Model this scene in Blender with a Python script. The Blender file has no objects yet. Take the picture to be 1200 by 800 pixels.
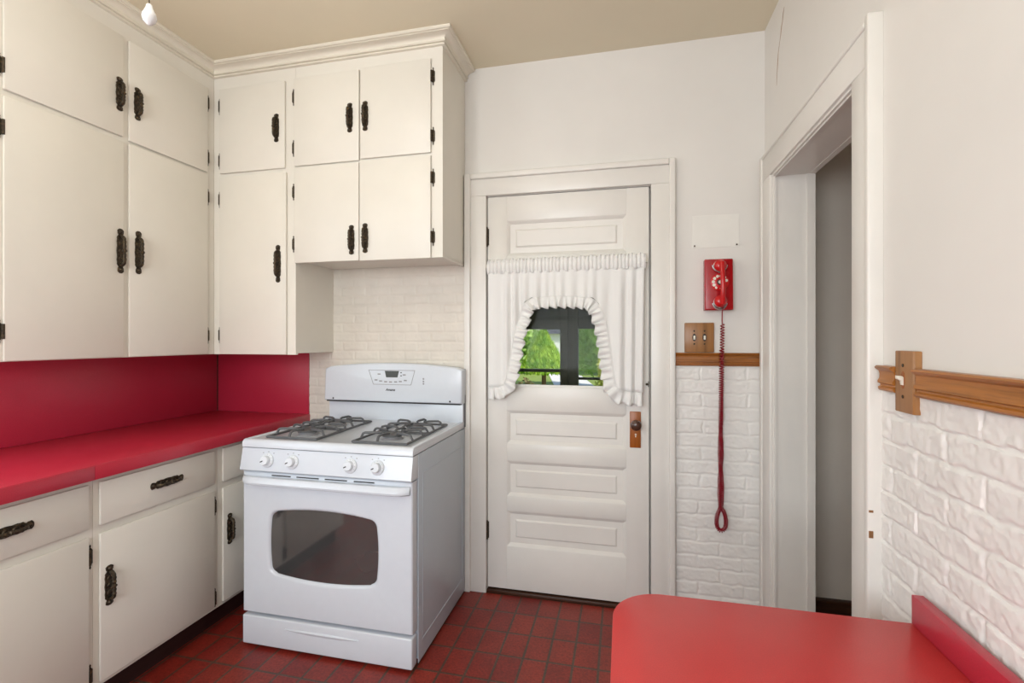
import bpy, bmesh, math, random
import numpy as np
from mathutils import Vector, Matrix
random.seed(7); rng = np.random.default_rng(7)
S = bpy.context.scene
COL = S.collection
PI = math.pi

# ------------------------------------------------------------------ materials
def new_mat(name):
    m = bpy.data.materials.new(name); m.use_nodes = True
    nt = m.node_tree; b = nt.nodes['Principled BSDF']
    return m, nt, b
def lin(r, g, b):
    f = lambda c: (c/255/12.92 if c/255 <= .04045 else ((c/255+.055)/1.055)**2.4)
    return (f(r), f(g), f(b), 1)
def pos_node(nt, scale=(1,1,1), loc=(0,0,0), rot=(0,0,0)):
    g = nt.nodes.new('ShaderNodeNewGeometry'); mp = nt.nodes.new('ShaderNodeMapping')
    mp.inputs['Scale'].default_value = scale; mp.inputs['Location'].default_value = loc; mp.inputs['Rotation'].default_value = rot
    nt.links.new(g.outputs['Position'], mp.inputs['Vector']); return mp.outputs['Vector']
def noise(nt, vec, scale, detail=3, rough=.5):
    n = nt.nodes.new('ShaderNodeTexNoise'); n.inputs['Scale'].default_value = scale
    n.inputs['Detail'].default_value = detail; n.inputs['Roughness'].default_value = rough
    nt.links.new(vec, n.inputs['Vector']); return n.outputs['Fac']
def ramp(nt, fac, stops):
    r = nt.nodes.new('ShaderNodeValToRGB'); e = r.color_ramp.elements
    e[0].position, e[0].color = stops[0]; e[1].position, e[1].color = stops[-1]
    for p, c in stops[1:-1]:
        x = e.new(p); x.color = c
    nt.links.new(fac, r.inputs['Fac']); return r.outputs['Color']
def bump(nt, b, height, strength=.2, dist=.002):
    n = nt.nodes.new('ShaderNodeBump'); n.inputs['Strength'].default_value = strength; n.inputs['Distance'].default_value = dist
    nt.links.new(height, n.inputs['Height']); nt.links.new(n.outputs['Normal'], b.inputs['Normal'])
def mul(c, k): return (min(1, c[0]*k), min(1, c[1]*k), min(1, c[2]*k), 1)
def paint(name, c, rough=.45, var=.05, vscale=3, bscale=60, bstr=.08, stain=None):
    m, nt, b = new_mat(name)
    v = pos_node(nt)
    f = noise(nt, v, vscale, 4, .6)
    c2 = stain if stain else mul(c, 1-2*var)
    col = ramp(nt, f, [(.3, mul(c, 1+var*.4)), (.72, c2)])
    nt.links.new(col, b.inputs['Base Color']); b.inputs['Roughness'].default_value = rough
    if bstr: bump(nt, b, noise(nt, v, bscale, 2), bstr, .001)
    return m
def plain(name, c, rough=.4, metal=0, spec=None, var=.93):
    m, nt, b = new_mat(name)
    v = pos_node(nt)
    nt.links.new(ramp(nt, noise(nt, v, 40, 2), [(.3, c), (.7, mul(c, var))]), b.inputs['Base Color'])
    b.inputs['Roughness'].default_value = rough; b.inputs['Metallic'].default_value = metal
    if spec is not None: b.inputs['Specular IOR Level'].default_value = spec
    return m
def wood(name, axis, dark, light, scale=1, rough=.35):
    m, nt, b = new_mat(name)
    s = [70*scale]*3; s['xyz'.index(axis)] = 3.5*scale
    v = pos_node(nt, tuple(s))
    f = noise(nt, v, 1.0, 5, .65)
    nt.links.new(ramp(nt, f, [(.25, dark), (.5, mul(light, .8)), (.75, light)]), b.inputs['Base Color'])
    b.inputs['Roughness'].default_value = rough; bump(nt, b, f, .15, .0006)
    return m

M = {}
M['wall'] = paint('wall_paint', lin(226,222,216), .55, .03, 1.6, 160, .05)
M['wallr'] = paint('wall_paint_warm', lin(231,227,221), .5, .03, 1.4, 120, .05)
M['ceil'] = paint('ceiling_paint', lin(230,220,195), .7, .03, 1.0, 120, .05)
M['cab'] = paint('cabinet_paint', lin(230,225,214), .38, .03, 2.2, 90, .04)
M['trim'] = paint('trim_paint', lin(229,225,218), .33, .03, 3, 60, .05)
M['crown'] = paint('crown_paint', lin(229,222,206), .4, .04, 3, 60, .05)
M['brick'] = paint('brick_white_paint', lin(232,229,224), .42, .03, 5, 140, .12)
M['brickflat'] = paint('brick_panel_white', lin(222,214,202), .45, .05, 6, 140, .08)
M['hall'] = paint('hall_paint', lin(224,216,206), .6, .04, 2, 120, .04)
def bump_paint_red(name, c1, c2, rough):
    m, nt, b = new_mat(name)
    v = pos_node(nt)
    f1 = noise(nt, v, 2.2, 4, .6); f2 = noise(nt, v, 420, 2, .6)
    mx = nt.nodes.new('ShaderNodeMix'); mx.data_type = 'RGBA'; mx.inputs['Factor'].default_value = .25
    nt.links.new(ramp(nt, f1, [(.3, c1), (.7, c2)]), mx.inputs['A'])
    nt.links.new(ramp(nt, f2, [(.35, mul(c2, .8)), (.65, mul(c1, 1.15))]), mx.inputs['B'])
    nt.links.new(mx.outputs['Result'], b.inputs['Base Color'])
    r = nt.nodes.new('ShaderNodeMapRange'); r.inputs['To Min'].default_value = rough-.06; r.inputs['To Max'].default_value = rough+.08
    nt.links.new(f1, r.inputs['Value']); nt.links.new(r.outputs['Result'], b.inputs['Roughness'])
    b.inputs['IOR'].default_value = 1.55
    bump(nt, b, f2, .06, .0004)
    return m
M['red'] = bump_paint_red('red_laminate', lin(190,44,64), lin(182,38,58), .30)
M['redpanel'] = bump_paint_red('red_laminate_panel', lin(180,40,64), lin(172,34,58), .36)
M['redlit'] = bump_paint_red('red_laminate_lit', lin(207,62,60), lin(197,51,51), .32)  # counter's red laminate again, with window light and sheen mixed into the colour
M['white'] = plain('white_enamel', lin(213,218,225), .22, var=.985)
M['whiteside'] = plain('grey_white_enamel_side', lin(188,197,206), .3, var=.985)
M['whitep'] = plain('white_plastic', lin(218,222,227), .3, var=.985)
M['gap'] = plain('dark_gap', lin(38,37,36), .7)
M['iron'] = plain('cast_iron_grey', lin(92,93,95), .5)
M['burner'] = plain('burner_cap_grey', lin(84,84,85), .55)
M['alu'] = plain('brushed_aluminium', lin(190,190,188), .35, 1)
M['mark'] = plain('dark_print', lin(40,40,44), .5)
M['greyprint'] = plain('grey_print', lin(150,150,153), .5)
M['lcd'] = plain('dark_display', lin(70,76,76), .15)
M['black'] = plain('black', lin(18,16,15), .5)
M['toe'] = plain('toe_dark', lin(46,18,14), .6)
def bronze():
    m, nt, b = new_mat('antique_bronze')
    v = pos_node(nt)
    f = noise(nt, v, 110, 3, .6)
    nt.links.new(ramp(nt, f, [(.35, lin(46,39,31)), (.62, lin(78,66,50)), (.8, lin(150,118,70))]), b.inputs['Base Color'])
    b.inputs['Metallic'].default_value = .6; b.inputs['Roughness'].default_value = .45
    bump(nt, b, noise(nt, v, 260, 2), .6, .002)
    return m
M['bronze'] = bronze()
M['woodx'] = wood('oak_rail_x', 'x', lin(92,52,18), lin(164,100,38))
M['woody'] = wood('oak_rail_y', 'y', lin(92,54,22), lin(178,112,46))
M['woodz'] = wood('oak_plate_z', 'z', lin(96,62,34), lin(166,116,68), .6)
M['lockwood'] = wood('lock_plate_brown', 'z', lin(96,46,12), lin(170,92,24), .8)
M['darkwood'] = wood('dark_brown_wood', 'x', lin(30,16,10), lin(72,42,26))
M['phone'] = plain('phone_red', lin(168,10,20), .22)
M['handset'] = plain('handset_red', lin(196,22,26), .2)
M['cord'] = plain('cord_dark_red', lin(140,14,34), .35)
M['cream'] = plain('cream_button', lin(232,226,210), .35)
M['knob'] = plain('brown_ceramic', lin(74,46,34), .25)
M['paper'] = paint('pale_sheet', lin(232,229,222), .3, .02, 12, 60, .03)
M['porch'] = paint('porch_dark_paint', lin(104,100,88), .6, .08, 6, 90, .1)
def porcelain():
    return plain('porcelain_white', lin(238,238,238), .15)
M['porc'] = porcelain()

def floor_mat():
    m, nt, b = new_mat('red_tile_floor')
    v = pos_node(nt, loc=(-1.669+.102*40, .164+.1545*40, 0))
    br = nt.nodes.new('ShaderNodeTexBrick'); br.offset = 0; br.squash = 1
    br.inputs['Scale'].default_value = 1
    br.inputs['Mortar Size'].default_value = .0058; br.inputs['Mortar Smooth'].default_value = .35
    br.inputs['Brick Width'].default_value = .102; br.inputs['Row Height'].default_value = .1545
    br.inputs['Bias'].default_value = 0
    br.inputs['Color1'].default_value = lin(154,56,42); br.inputs['Color2'].default_value = lin(136,42,35)
    br.inputs['Mortar'].default_value = lin(88,72,60)
    nt.links.new(v, br.inputs['Vector'])
    v2 = pos_node(nt)
    n1 = noise(nt, v2, 9, 5, .7); n2 = noise(nt, v2, 95, 4, .75)
    def mixc(a, fac, k0, k1):
        mx = nt.nodes.new('ShaderNodeMix'); mx.data_type = 'RGBA'; mx.blend_type = 'MULTIPLY'; mx.inputs['Factor'].default_value = 1
        nt.links.new(a, mx.inputs['A']); nt.links.new(ramp(nt, fac, [(.3, k0), (.7, k1)]), mx.inputs['B']); return mx.outputs['Result']
    c = mixc(br.outputs['Color'], n1, (.72,.62,.6,1), (1.1,1.05,1,1))
    c = mixc(c, n2, (.5,.4,.36,1), (1.25,1.22,1.2,1))
    nt.links.new(c, b.inputs['Base Color'])
    b.inputs['Roughness'].default_value = .38
    mm = nt.nodes.new('ShaderNodeMath'); mm.operation = 'MULTIPLY_ADD'; mm.inputs[1].default_value = -1; mm.inputs[2].default_value = 1
    nt.links.new(br.outputs['Fac'], mm.inputs[0])
    bump(nt, b, mm.outputs[0], .4, .001)
    return m
M['floor'] = floor_mat()
def glass(name, tint=(1,1,1,1), rough=0):
    m, nt, b = new_mat(name)
    n = noise(nt, pos_node(nt), 2, 1)
    nt.links.new(ramp(nt, n, [(.4, tint), (.6, mul(tint, .99))]), b.inputs['Base Color'])
    b.inputs['Transmission Weight'].default_value = 1; b.inputs['Roughness'].default_value = rough; b.inputs['IOR'].default_value = 1.12
    return m
M['glass'] = glass('window_glass')
def oven_glass():
    m, nt, b = new_mat('oven_door_glass')
    n = noise(nt, pos_node(nt), 6, 1)
    nt.links.new(ramp(nt, n, [(.4, lin(66,66,66)), (.6, lin(60,60,60))]), b.inputs['Base Color'])
    b.inputs['Roughness'].default_value = .06; b.inputs['IOR'].default_value = 1.7
    b.inputs['Coat Weight'].default_value = 1; b.inputs['Coat IOR'].default_value = 1.7; b.inputs['Coat Roughness'].default_value = .07
    return m
M['ovenglass'] = oven_glass()
def fabric():
    m, nt, b = new_mat('sheer_cotton')
    out = nt.nodes['Material Output']
    v = pos_node(nt, (1,1,1))
    n = noise(nt, v, 900, 1)
    col = ramp(nt, n, [(.3, lin(252,251,249)), (.7, lin(249,247,243))])
    nt.links.new(col, b.inputs['Base Color']); b.inputs['Roughness'].default_value = .85; b.inputs['Specular IOR Level'].default_value = .15
    t = nt.nodes.new('ShaderNodeBsdfTranslucent'); nt.links.new(col, t.inputs['Color'])
    mx = nt.nodes.new('ShaderNodeMixShader'); mx.inputs['Fac'].default_value = .2
    nt.links.new(b.outputs['BSDF'], mx.inputs[1]); nt.links.new(t.outputs['BSDF'], mx.inputs[2])
    nt.links.new(mx.outputs['Shader'], out.inputs['Surface'])
    return m
M['fabric'] = fabric()
def leafmat(name, a, bcol):
    m, nt, b = new_mat(name)
    out = nt.nodes['Material Output']
    n = noise(nt, pos_node(nt), 7, 3)
    col = ramp(nt, n, [(.35, a), (.65, bcol)])
    nt.links.new(col, b.inputs['Base Color']); b.inputs['Roughness'].default_value = .55
    t = nt.nodes.new('ShaderNodeBsdfTranslucent'); nt.links.new(col, t.inputs['Color'])
    mx = nt.nodes.new('ShaderNodeMixShader'); mx.inputs['Fac'].default_value = .3
    nt.links.new(b.outputs['BSDF'], mx.inputs[1]); nt.links.new(t.outputs['BSDF'], mx.inputs[2])
    nt.links.new(mx.outputs['Shader'], out.inputs['Surface'])
    return m
M['conifer'] = leafmat('conifer_green', lin(120,176,34), lin(186,214,70))
M['tree'] = leafmat('tree_green', lin(140,184,84), lin(196,220,136))
M['bushy'] = leafmat('yellow_green', lin(196,204,96), lin(226,224,140))
M['brush'] = leafmat('brown_brush', lin(112,104,56), lin(160,140,96))
M['bark'] = plain('bark', lin(110,84,60), .8)
M['grass'] = paint('lawn_grass', lin(150,170,84), .8, .2, 3, 60, .3)
M['path'] = paint('concrete_path', lin(238,236,230), .8, .05, 3, 60, .1)
M['roofd'] = plain('dark_roof', lin(70,72,78), .8)
M['housew'] = plain('white_siding', lin(236,236,232), .7)

# ------------------------------------------------------------------ mesh builder
class MB:
    def __init__(s): s.bm = bmesh.new()
    def _merge(s, t):
        me = bpy.data.meshes.new('t'); t.to_mesh(me); t.free(); s.bm.from_mesh(me); bpy.data.meshes.remove(me)
    def box(s, x0, x1, y0, y1, z0, z1, bev=0, seg=2):
        t = bmesh.new(); bmesh.ops.create_cube(t, size=1)
        x0,x1 = min(x0,x1),max(x0,x1); y0,y1 = min(y0,y1),max(y0,y1); z0,z1 = min(z0,z1),max(z0,z1)
        for v in t.verts: v.co = Vector((x0+(v.co.x+.5)*(x1-x0), y0+(v.co.y+.5)*(y1-y0), z0+(v.co.z+.5)*(z1-z0)))
        if bev: bmesh.ops.bevel(t, geom=t.edges[:], offset=bev, segments=seg, affect='EDGES', profile=.5)
        s._merge(t); return s
    def prism(s, poly, axis, a0, a1, bev=0, seg=2):
        t = bmesh.new()
        def P(p, a):
            return {'x': (a,p[0],p[1]), 'y': (p[0],a,p[1]), 'z': (p[0],p[1],a)}[axis]
        A = [t.verts.new(P(p,a0)) for p in poly]; B = [t.verts.new(P(p,a1)) for p in poly]
        n = len(poly)
        fa = t.faces.new(A); fb = t.faces.new(B[::-1])
        for i in range(n): t.faces.new((A[i],B[i],B[(i+1)%n],A[(i+1)%n]))
        bmesh.ops.recalc_face_normals(t, faces=t.faces[:])
        if bev:
            ed = set(fa.edges) | set(fb.edges)
            bmesh.ops.bevel(t, geom=list(ed), offset=bev, segments=seg, affect='EDGES', profile=.5)
        s._merge(t); return s
    def tube(s, pts, r, n=8, closed=False, caps=True):
        t = bmesh.new(); pts = [Vector(p) for p in pts]; N = len(pts)
        rad = r if hasattr(r, '__len__') else [r]*N
        rings = []; up = None
        for i, p in enumerate(pts):
            a = pts[(i-1)%N] if (closed or i>0) else p; b = pts[(i+1)%N] if (closed or i<N-1) else p
            d = (b-a).normalized()
            if up is None:
                up = Vector((0,0,1)) if abs(d.z)<.9 else Vector((1,0,0))
            u = (up - d*up.dot(d)); u = u.normalized() if u.length>1e-6 else d.orthogonal().normalized()
            up = u; w = d.cross(u)
            rings.append([t.verts.new(p + (u*math.cos(2*PI*k/n)+w*math.sin(2*PI*k/n))*rad[i]) for k in range(n)])
        for i in range(N if closed else N-1):
            a, b = rings[i], rings[(i+1)%N]
            for k in range(n): t.faces.new((a[k],a[(k+1)%n],b[(k+1)%n],b[k]))
        if caps and not closed: t.faces.new(rings[0][::-1]); t.faces.new(rings[-1])
        bmesh.ops.recalc_face_normals(t, faces=t.faces[:])
        s._merge(t); return s
    def lathe(s, prof, origin, axis=(0,0,1), n=24):
        t = bmesh.new(); ax = Vector(axis).normalized(); u = ax.orthogonal().normalized(); w = ax.cross(u); o = Vector(origin)
        rings = []
        for r, h in prof:
            if r < 1e-6: rings.append([t.verts.new(o+ax*h)])
            else: rings.append([t.verts.new(o+ax*h+(u*math.cos(2*PI*k/n)+w*math.sin(2*PI*k/n))*r) for k in range(n)])
        for a, b in zip(rings, rings[1:]):
            for k in range(n):
                if len(a)==1 and len(b)==1: continue
                if len(a)==1: t.faces.new((a[0],b[k],b[(k+1)%n]))
                elif len(b)==1: t.faces.new((a[k],a[(k+1)%n],b[0]))
                else: t.faces.new((a[k],a[(k+1)%n],b[(k+1)%n],b[k]))
        if len(rings[0])>1: t.faces.new(rings[0][::-1])
        if len(rings[-1])>1: t.faces.new(rings[-1])
        bmesh.ops.recalc_face_normals(t, faces=t.faces[:])
        s._merge(t); return s
    def grid(s, P, closed_back=None):
        """P: array [i][j] of xyz points -> quads"""
        t = bmesh.new()
        V = [[t.verts.new(p) for p in row] for row in P]
        for i in range(len(V)-1):
            for j in range(len(V[0])-1):
                t.faces.new((V[i][j],V[i][j+1],V[i+1][j+1],V[i+1][j]))
        s._merge(t); return s
    def faces(s, vs, fs):
        t = bmesh.new(); V = [t.verts.new(v) for v in vs]
        for f in fs: t.faces.new([V[i] for i in f])
        s._merge(t); return s

def wloc(o):
    v = Vector((0,0,0))
    while o: v += o.location; o = o.parent
    return v
def finish(bm, smooth=35):
    bm.normal_update()
    for f in bm.faces: f.smooth = True
    a = math.radians(smooth)
    for e in bm.edges:
        if len(e.link_faces)==2 and e.calc_face_angle(0) > a: e.smooth = False
def part(mb, name, mat, parent=None, label=None, center=True, solid=0):
    bm = mb.bm; finish(bm)
    me = bpy.data.meshes.new(name)
    if center and len(bm.verts):
        mn = Vector([min(v.co[i] for v in bm.verts) for i in range(3)]); mx = Vector([max(v.co[i] for v in bm.verts) for i in range(3)])
        c = Vector(((mn.x+mx.x)/2, (mn.y+mx.y)/2, mn.z))
        for v in bm.verts: v.co -= c
    else: c = Vector((0,0,0))
    bm.to_mesh(me); bm.free()
    o = bpy.data.objects.new(name, me); COL.objects.link(o)
    me.materials.append(mat)
    o.location = c
    if parent: o.parent = parent; o.location = c - wloc(parent)
    if label: o['label'] = label
    if solid:
        md = o.modifiers.new('thick', 'SOLIDIFY'); md.thickness = solid; md.offset = 0
    return o
def thing(name, label, cat, loc=(0,0,0), group=None):
    o = bpy.data.objects.new(name, None); COL.objects.link(o); o.location = loc; o.empty_display_size = .1
    return tag(o, label, cat, group)
def tag(o, label, cat, group=None):
    o['label'] = label; o['category'] = cat
    if group: o['group'] = group
    return o
def struct(mb, name, mat, parent=None, **k):
    o = part(mb, name, mat, parent, **k)
    if not parent: o['kind'] = 'structure'
    return o
def inst(src, name, parent, world, rot=(0,0,0)):
    o = src.copy(); COL.objects.link(o); o.name = name; o.parent = parent
    o.location = Vector(world) - wloc(parent); o.rotation_euler = rot; return o

# ------------------------------------------------------------------ room constants
RX = 3.012; CZ = 2.734; YR = -4.0     # right wall, ceiling, rear wall
T = .12
# ------------------------------------------------------------------ shell
struct(MB().box(-T, RX+T, YR-T, .15, -.1, 0), 'floor', M['floor'])
struct(MB().box(-T, 4.4, YR-T, .3, CZ, CZ+.1), 'ceiling', M['ceil'])
w = MB()
w.box(-T, 1.600, 0, .15, 0, CZ); w.box(2.592, RX+.02, 0, .15, 0, CZ); w.box(1.600, 2.592, 0, .15, 2.147, CZ)
struct(w, 'wall_back', M['wall'])
w = MB()   # left wall, with the window by the sink further along
w.box(-T, 0, -1.32, 0, 0, CZ); w.box(-T, 0, YR-T, -2.62, 0, CZ); w.box(-T, 0, -2.62, -1.32, 0, 1.05); w.box(-T, 0, -2.62, -1.32, 2.25, CZ)
struct(w, 'wall_left', M['wallr'])
w = MB()
w.box(-T, .5, YR-T, YR, 0, CZ); w.box(2.6, 4.4, YR-T, YR, 0, CZ); w.box(.5, 2.6, YR-T, YR, 0, .85); w.box(.5, 2.6, YR-T, YR, 2.35, CZ)
struct(w, 'wall_rear', M['wallr'])
w = MB()   # right wall with doorway  y -0.926 .. -0.172
w.box(RX, RX+T, YR, -.93, 0, CZ); w.box(RX, RX+T, -.168, 0, 0, CZ); w.box(RX, RX+T, -.93, -.168, 2.018, CZ)
struct(w, 'wall_right', M['wallr'])
def window_frame(name, x=None, y=None, a0=0, a1=1, z0=0, z1=1):
    m = MB(); f = .05
    def bx(p0, p1, q0, q1):
        if x is not None: m.box(x[0], x[1], p0, p1, q0, q1, .004)
        else: m.box(p0, p1, y[0], y[1], q0, q1, .004)
    bx(a0, a0+f, z0, z1); bx(a1-f, a1, z0, z1); bx(a0+f, a1-f, z0, z0+f); bx(a0+f, a1-f, z1-f, z1)
    mz = (z0+z1)/2; bx(a0+f, a1-f, mz-.02, mz+.02)
    return struct(m, name, M['trim'])
window_frame('window_1', x=(-T, -.02), a0=-2.62, a1=-1.32, z0=1.05, z1=2.25)
window_frame('window_2', y=(YR-T, YR-.02), a0=.5, a1=2.6, z0=.85, z1=2.35)

# hall behind the right wall
HX = RX+T
struct(MB().box(HX, 4.4, .05, .15, 0, CZ), 'wall_hall_end', M['hall'])
struct(MB().box(4.3, 4.4, YR, .05, 0, CZ), 'wall_hall_side', M['hall'])
struct(MB().box(HX, 4.4, YR, .15, -.1, 0), 'floor_hall', M['darkwood'])
hb = MB(); hb.box(HX+.02, 4.3, .032, .05, 0, .118); hb.box(HX+.02, 4.3, .026, .05, .118, .136, .005)
struct(hb, 'baseboard_hall', M['darkwood'])

# ------------------------------------------------------------------ brick relief panels
def vnoise(shape, cell):
    n0, n1 = shape; g = rng.random((int(n0/cell)+3, int(n1/cell)+3))
    i = np.arange(n0)/cell; j = np.arange(n1)/cell
    i0 = i.astype(int); j0 = j.astype(int); fi = i-i0; fj = j-j0
    fi = fi*fi*(3-2*fi); fj = fj*fj*(3-2*fj)
    a = g[i0][:, j0]; b = g[i0][:, j0+1]; c = g[i0+1][:, j0]; d = g[i0+1][:, j0+1]
    FI = fi[:,None]; FJ = fj[None,:]
    return (a*(1-FJ)+b*FJ)*(1-FI) + (c*(1-FJ)+d*FJ)*FI
def brick_height(nu, nv, step, BW, BH, depth, rough, mort, jit, v0=0, u0=0):
    u = np.arange(nu)*step + u0; v = np.arange(nv)*step + v0
    U, V = np.meshgrid(u, v, indexing='ij')
    U = U + (vnoise((nu,nv), .02/step)-.5)*jit; V = V + (vnoise((nu,nv), .03/step)-.5)*jit
    row = np.floor(V/BH)
    UU = U + (row % 2)*BW*.5 + np.sin(row*12.9)*BW*.06
    colb = np.floor(UU/BW)
    du = np.minimum(UU-colb*BW, (colb+1)*BW-UU); dv = np.minimum(V-row*BH, (row+1)*BH-V)
    d = np.minimum(du, dv)
    t = np.clip((d-mort*.35)/mort, 0, 1); t = t*t*(3-2*t)
    tilt = (np.sin(row*7.3+colb*3.7)*.5)*.0012
    h = t*(depth+tilt) + (vnoise((nu,nv), .012/step)-.5)*rough*t + (vnoise((nu,nv), .035/step)-.5)*rough + (vnoise((nu,nv), .006/step)-.5)*rough*.35
    return h
# right wall wainscot: u along -y from -1.03
step = .0035; L = 1.30; H = 1.195
nu, nv = int(L/step)+1, int(H/step)+1
h = brick_height(nu, nv, step, .205, .0635, .0037, .0027, .0055, .010, v0=.012, u0=.06)
P = [[(RX-.001-h[i,j], -1.022-i*step, j*step) for j in range(nv)] for i in range(nu)]
struct(MB().grid(P), 'wall_right_wainscot', M['brick'])
# back wall wainscot beside the door
L = RX-2.60; nu = int(L/step)+1; nv = int(1.19/step)+1
h = brick_height(nu, nv, step, .20, .0635, .0030, .0020, .006, .009, v0=.02, u0=.07)
P = [[(2.60+i*step, -.001-h[i,j], j*step) for j in range(nv)] for i in range(nu)]
struct(MB().grid(P), 'wall_back_wainscot', M['brick'])
# pale brick behind the stove
step2 = .004; L = 1.572-.631; nu = int(L/step2)+1; nv = int((1.72-.60)/step2)+1
h = brick_height(nu, nv, step2, .15, .0508, .0022, .0012, .006, .004, v0=.01, u0=.02)
P = [[(.631+i*step2, -.001-h[i,j], .60+j*step2) for j in range(nv)] for i in range(nu)]
struct(MB().grid(P), 'wall_back_brick', M['brickflat'])

# ------------------------------------------------------------------ wood rails (chair rail)
prof = [(0,0), (.013,0), (.016,.004), (.016,.009), (.012,.012), (.012,.016), (.017,.019), (.017,.024), (.014,.030), (.013,.040), (.015,.048), (.021,.053), (.023,.057), (.020,.061), (0,.061)]
struct(MB().prism([(-.001-p, 1.191+z) for p, z in prof], 'x', 2.6190, RX-.021), 'trim_1', M['woodx'])
prof2 = [(p*1.15, z) for p, z in prof]
struct(MB().prism([(RX-.001-p, 1.191+z) for p, z in prof2], 'y', -1.0480, -1.1150), 'trim_2', M['woody'])
struct(MB().prism([(RX-.001-p, 1.191+z) for p, z in prof2], 'y', -1.1990, -2.32), 'trim_3', M['woody'])

# ------------------------------------------------------------------ back door with casing
cs = MB()
cs.box(1.600, 1.6848, -.02, 0, 0, 2.06, .003); cs.box(2.5079, 2.592, -.02, 0, 0, 2.06, .003); cs.box(1.600, 2.592, -.02, 0, 2.06, 2.147, .003)
cs.box(1.5686, 1.602, -.034, 0, 0, 2.1755, .006, 3); cs.box(2.590, 2.6188, -.034, 0, 0, 2.1755, .006, 3); cs.box(1.602, 2.590, -.034, 0, 2.146, 2.1755, .006, 3)
cs.box(1.600, 1.6852, .001, .15, 0, 2.06); cs.box(2.5075, 2.592, .001, .15, 0, 2.06); cs.box(1.600, 2.592, .001, .15, 2.058, 2.147)
cs.box(1.685, 1.70, .05, .065, .0, 2.058); cs.box(2.493, 2.5077, .05, .065, 0, 2.058); cs.box(1.70, 2.493, .05, .065, 2.04, 2.058)
struct(cs, 'trim_4', M['trim'])
struct(MB().box(1.686, 2.507, -.012, .14, .0005, .018, .003), 'trim_5', M['darkwood'])

def panel(mb, x0, x1, z0, z1, field=.048):
    """recessed panel with sloped moulding and raised field on plane y=0 (recess towards +y)"""
    rings = [(0, 0), (.004, .002), (.016, .013), (field-.004, .013), (field+.004, .007)]
    vs = []
    for ins, y in rings:
        vs += [(x0+ins, y, z0+ins), (x1-ins, y, z0+ins), (x1-ins, y, z1-ins), (x0+ins, y, z1-ins)]
    fs = []
    for r in range(len(rings)-1):
        for k in range(4):
            a = r*4+k; b = r*4+(k+1)%4; fs.append((a, b, b+4, a+4))
    n = (len(rings)-1)*4; fs.append((n, n+1, n+2, n+3))
    mb.faces(vs, fs)
DX0, DX1, PX0, PX1 = 1.6885, 2.4990, 1.7915, 2.3926
d = MB()
d.box(DX0, PX0, 0, .044, .026, 2.0545, .0012); d.box(PX1, DX1, 0, .044, .026, 2.0545, .0012)
zs = [(.026,.247), (.429,.507), (.687,.777), (.949,1.072), (1.62,1.745), (1.926,2.0545)]
for a, b in zs: d.box(PX0, PX1, 0, .044, a, b, .0012)
pans = [(.247,.429), (.507,.687), (.777,.949), (1.745,1.926)]
for a, b in pans: panel(d, PX0, PX1, a, b)
for a, b in pans: d.box(PX0, PX1, .02, .034, a, b)
# window stop around the light
d.box(PX0, PX1, .014, .03, 1.072, 1.082); d.box(PX0, PX1, .014, .03, 1.61, 1.62); d.box(PX0, PX0+.012, .014, .03, 1.082, 1.61); d.box(PX1-.012, PX1, .014, .03, 1.082, 1.61)
door = struct(d, 'door_1', M['trim'])
part(MB().box(PX0+.004, PX1-.004, .020, .024, 1.076, 1.616), 'window_pane', M['glass'], door)
e = MB(); e.box(2.4088, 2.4612, -.006, 0, .788, .9645, .003)
esc = part(e, 'lock_plate', M['lockwood'], door, label='brown wooden lock plate')
part(MB().lathe([(.012,0), (.012,.022), (.017,.027), (.024,.036), (.0262,.046), (.024,.056), (.015,.062), (0,.064)], (2.4371,-.005,.905), (0,-1,0), 28), 'doorknob', M['knob'], esc, label='dark brown round doorknob')
kh = MB().lathe([(0,.0), (.0045,0), (.0045,.0012), (0,.0012)], (2.4365,-.006,.853), (0,-1,0), 14); kh.box(2.4345, 2.4385, -.0072, -.006, .840, .852)
part(kh, 'keyhole', M['cream'], esc)
for z in (1.848, .323):
    hm = MB(); hm.tube([(1.6862,-.006,z-.045),(1.6862,-.006,z+.045)], .0062, 10); hm.lathe([(0,0),(.005,.003),(.0062,.006)], (1.6862,-.006,z-.052)); hm.lathe([(.0062,0),(.005,.003),(0,.008)], (1.6862,-.006,z+.045)); hm.box(1.6866, 1.696, -.0012, 0, z-.043, z+.043)
    part(hm, 'hinge', M['bronze'], door)
rod = MB().tube([(1.692,-.030,1.692), (2.488,-.030,1.692)], .005, 10); 
for x in (1.694, 2.486): rod.box(x-.004, x+.004, -.034, .0, 1.684, 1.700)
part(rod, 'curtain_rod', M['cream'], door)
lm = MB(); lm.box(2.4955, 2.4985, -.004, 0, 1.085, 1.112); lm.lathe([(.006,0),(.006,.008),(0,.011)], (2.489,0,1.098), (0,-1,0), 12)
part(lm, 'latch_button', M['bronze'], door)

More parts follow.
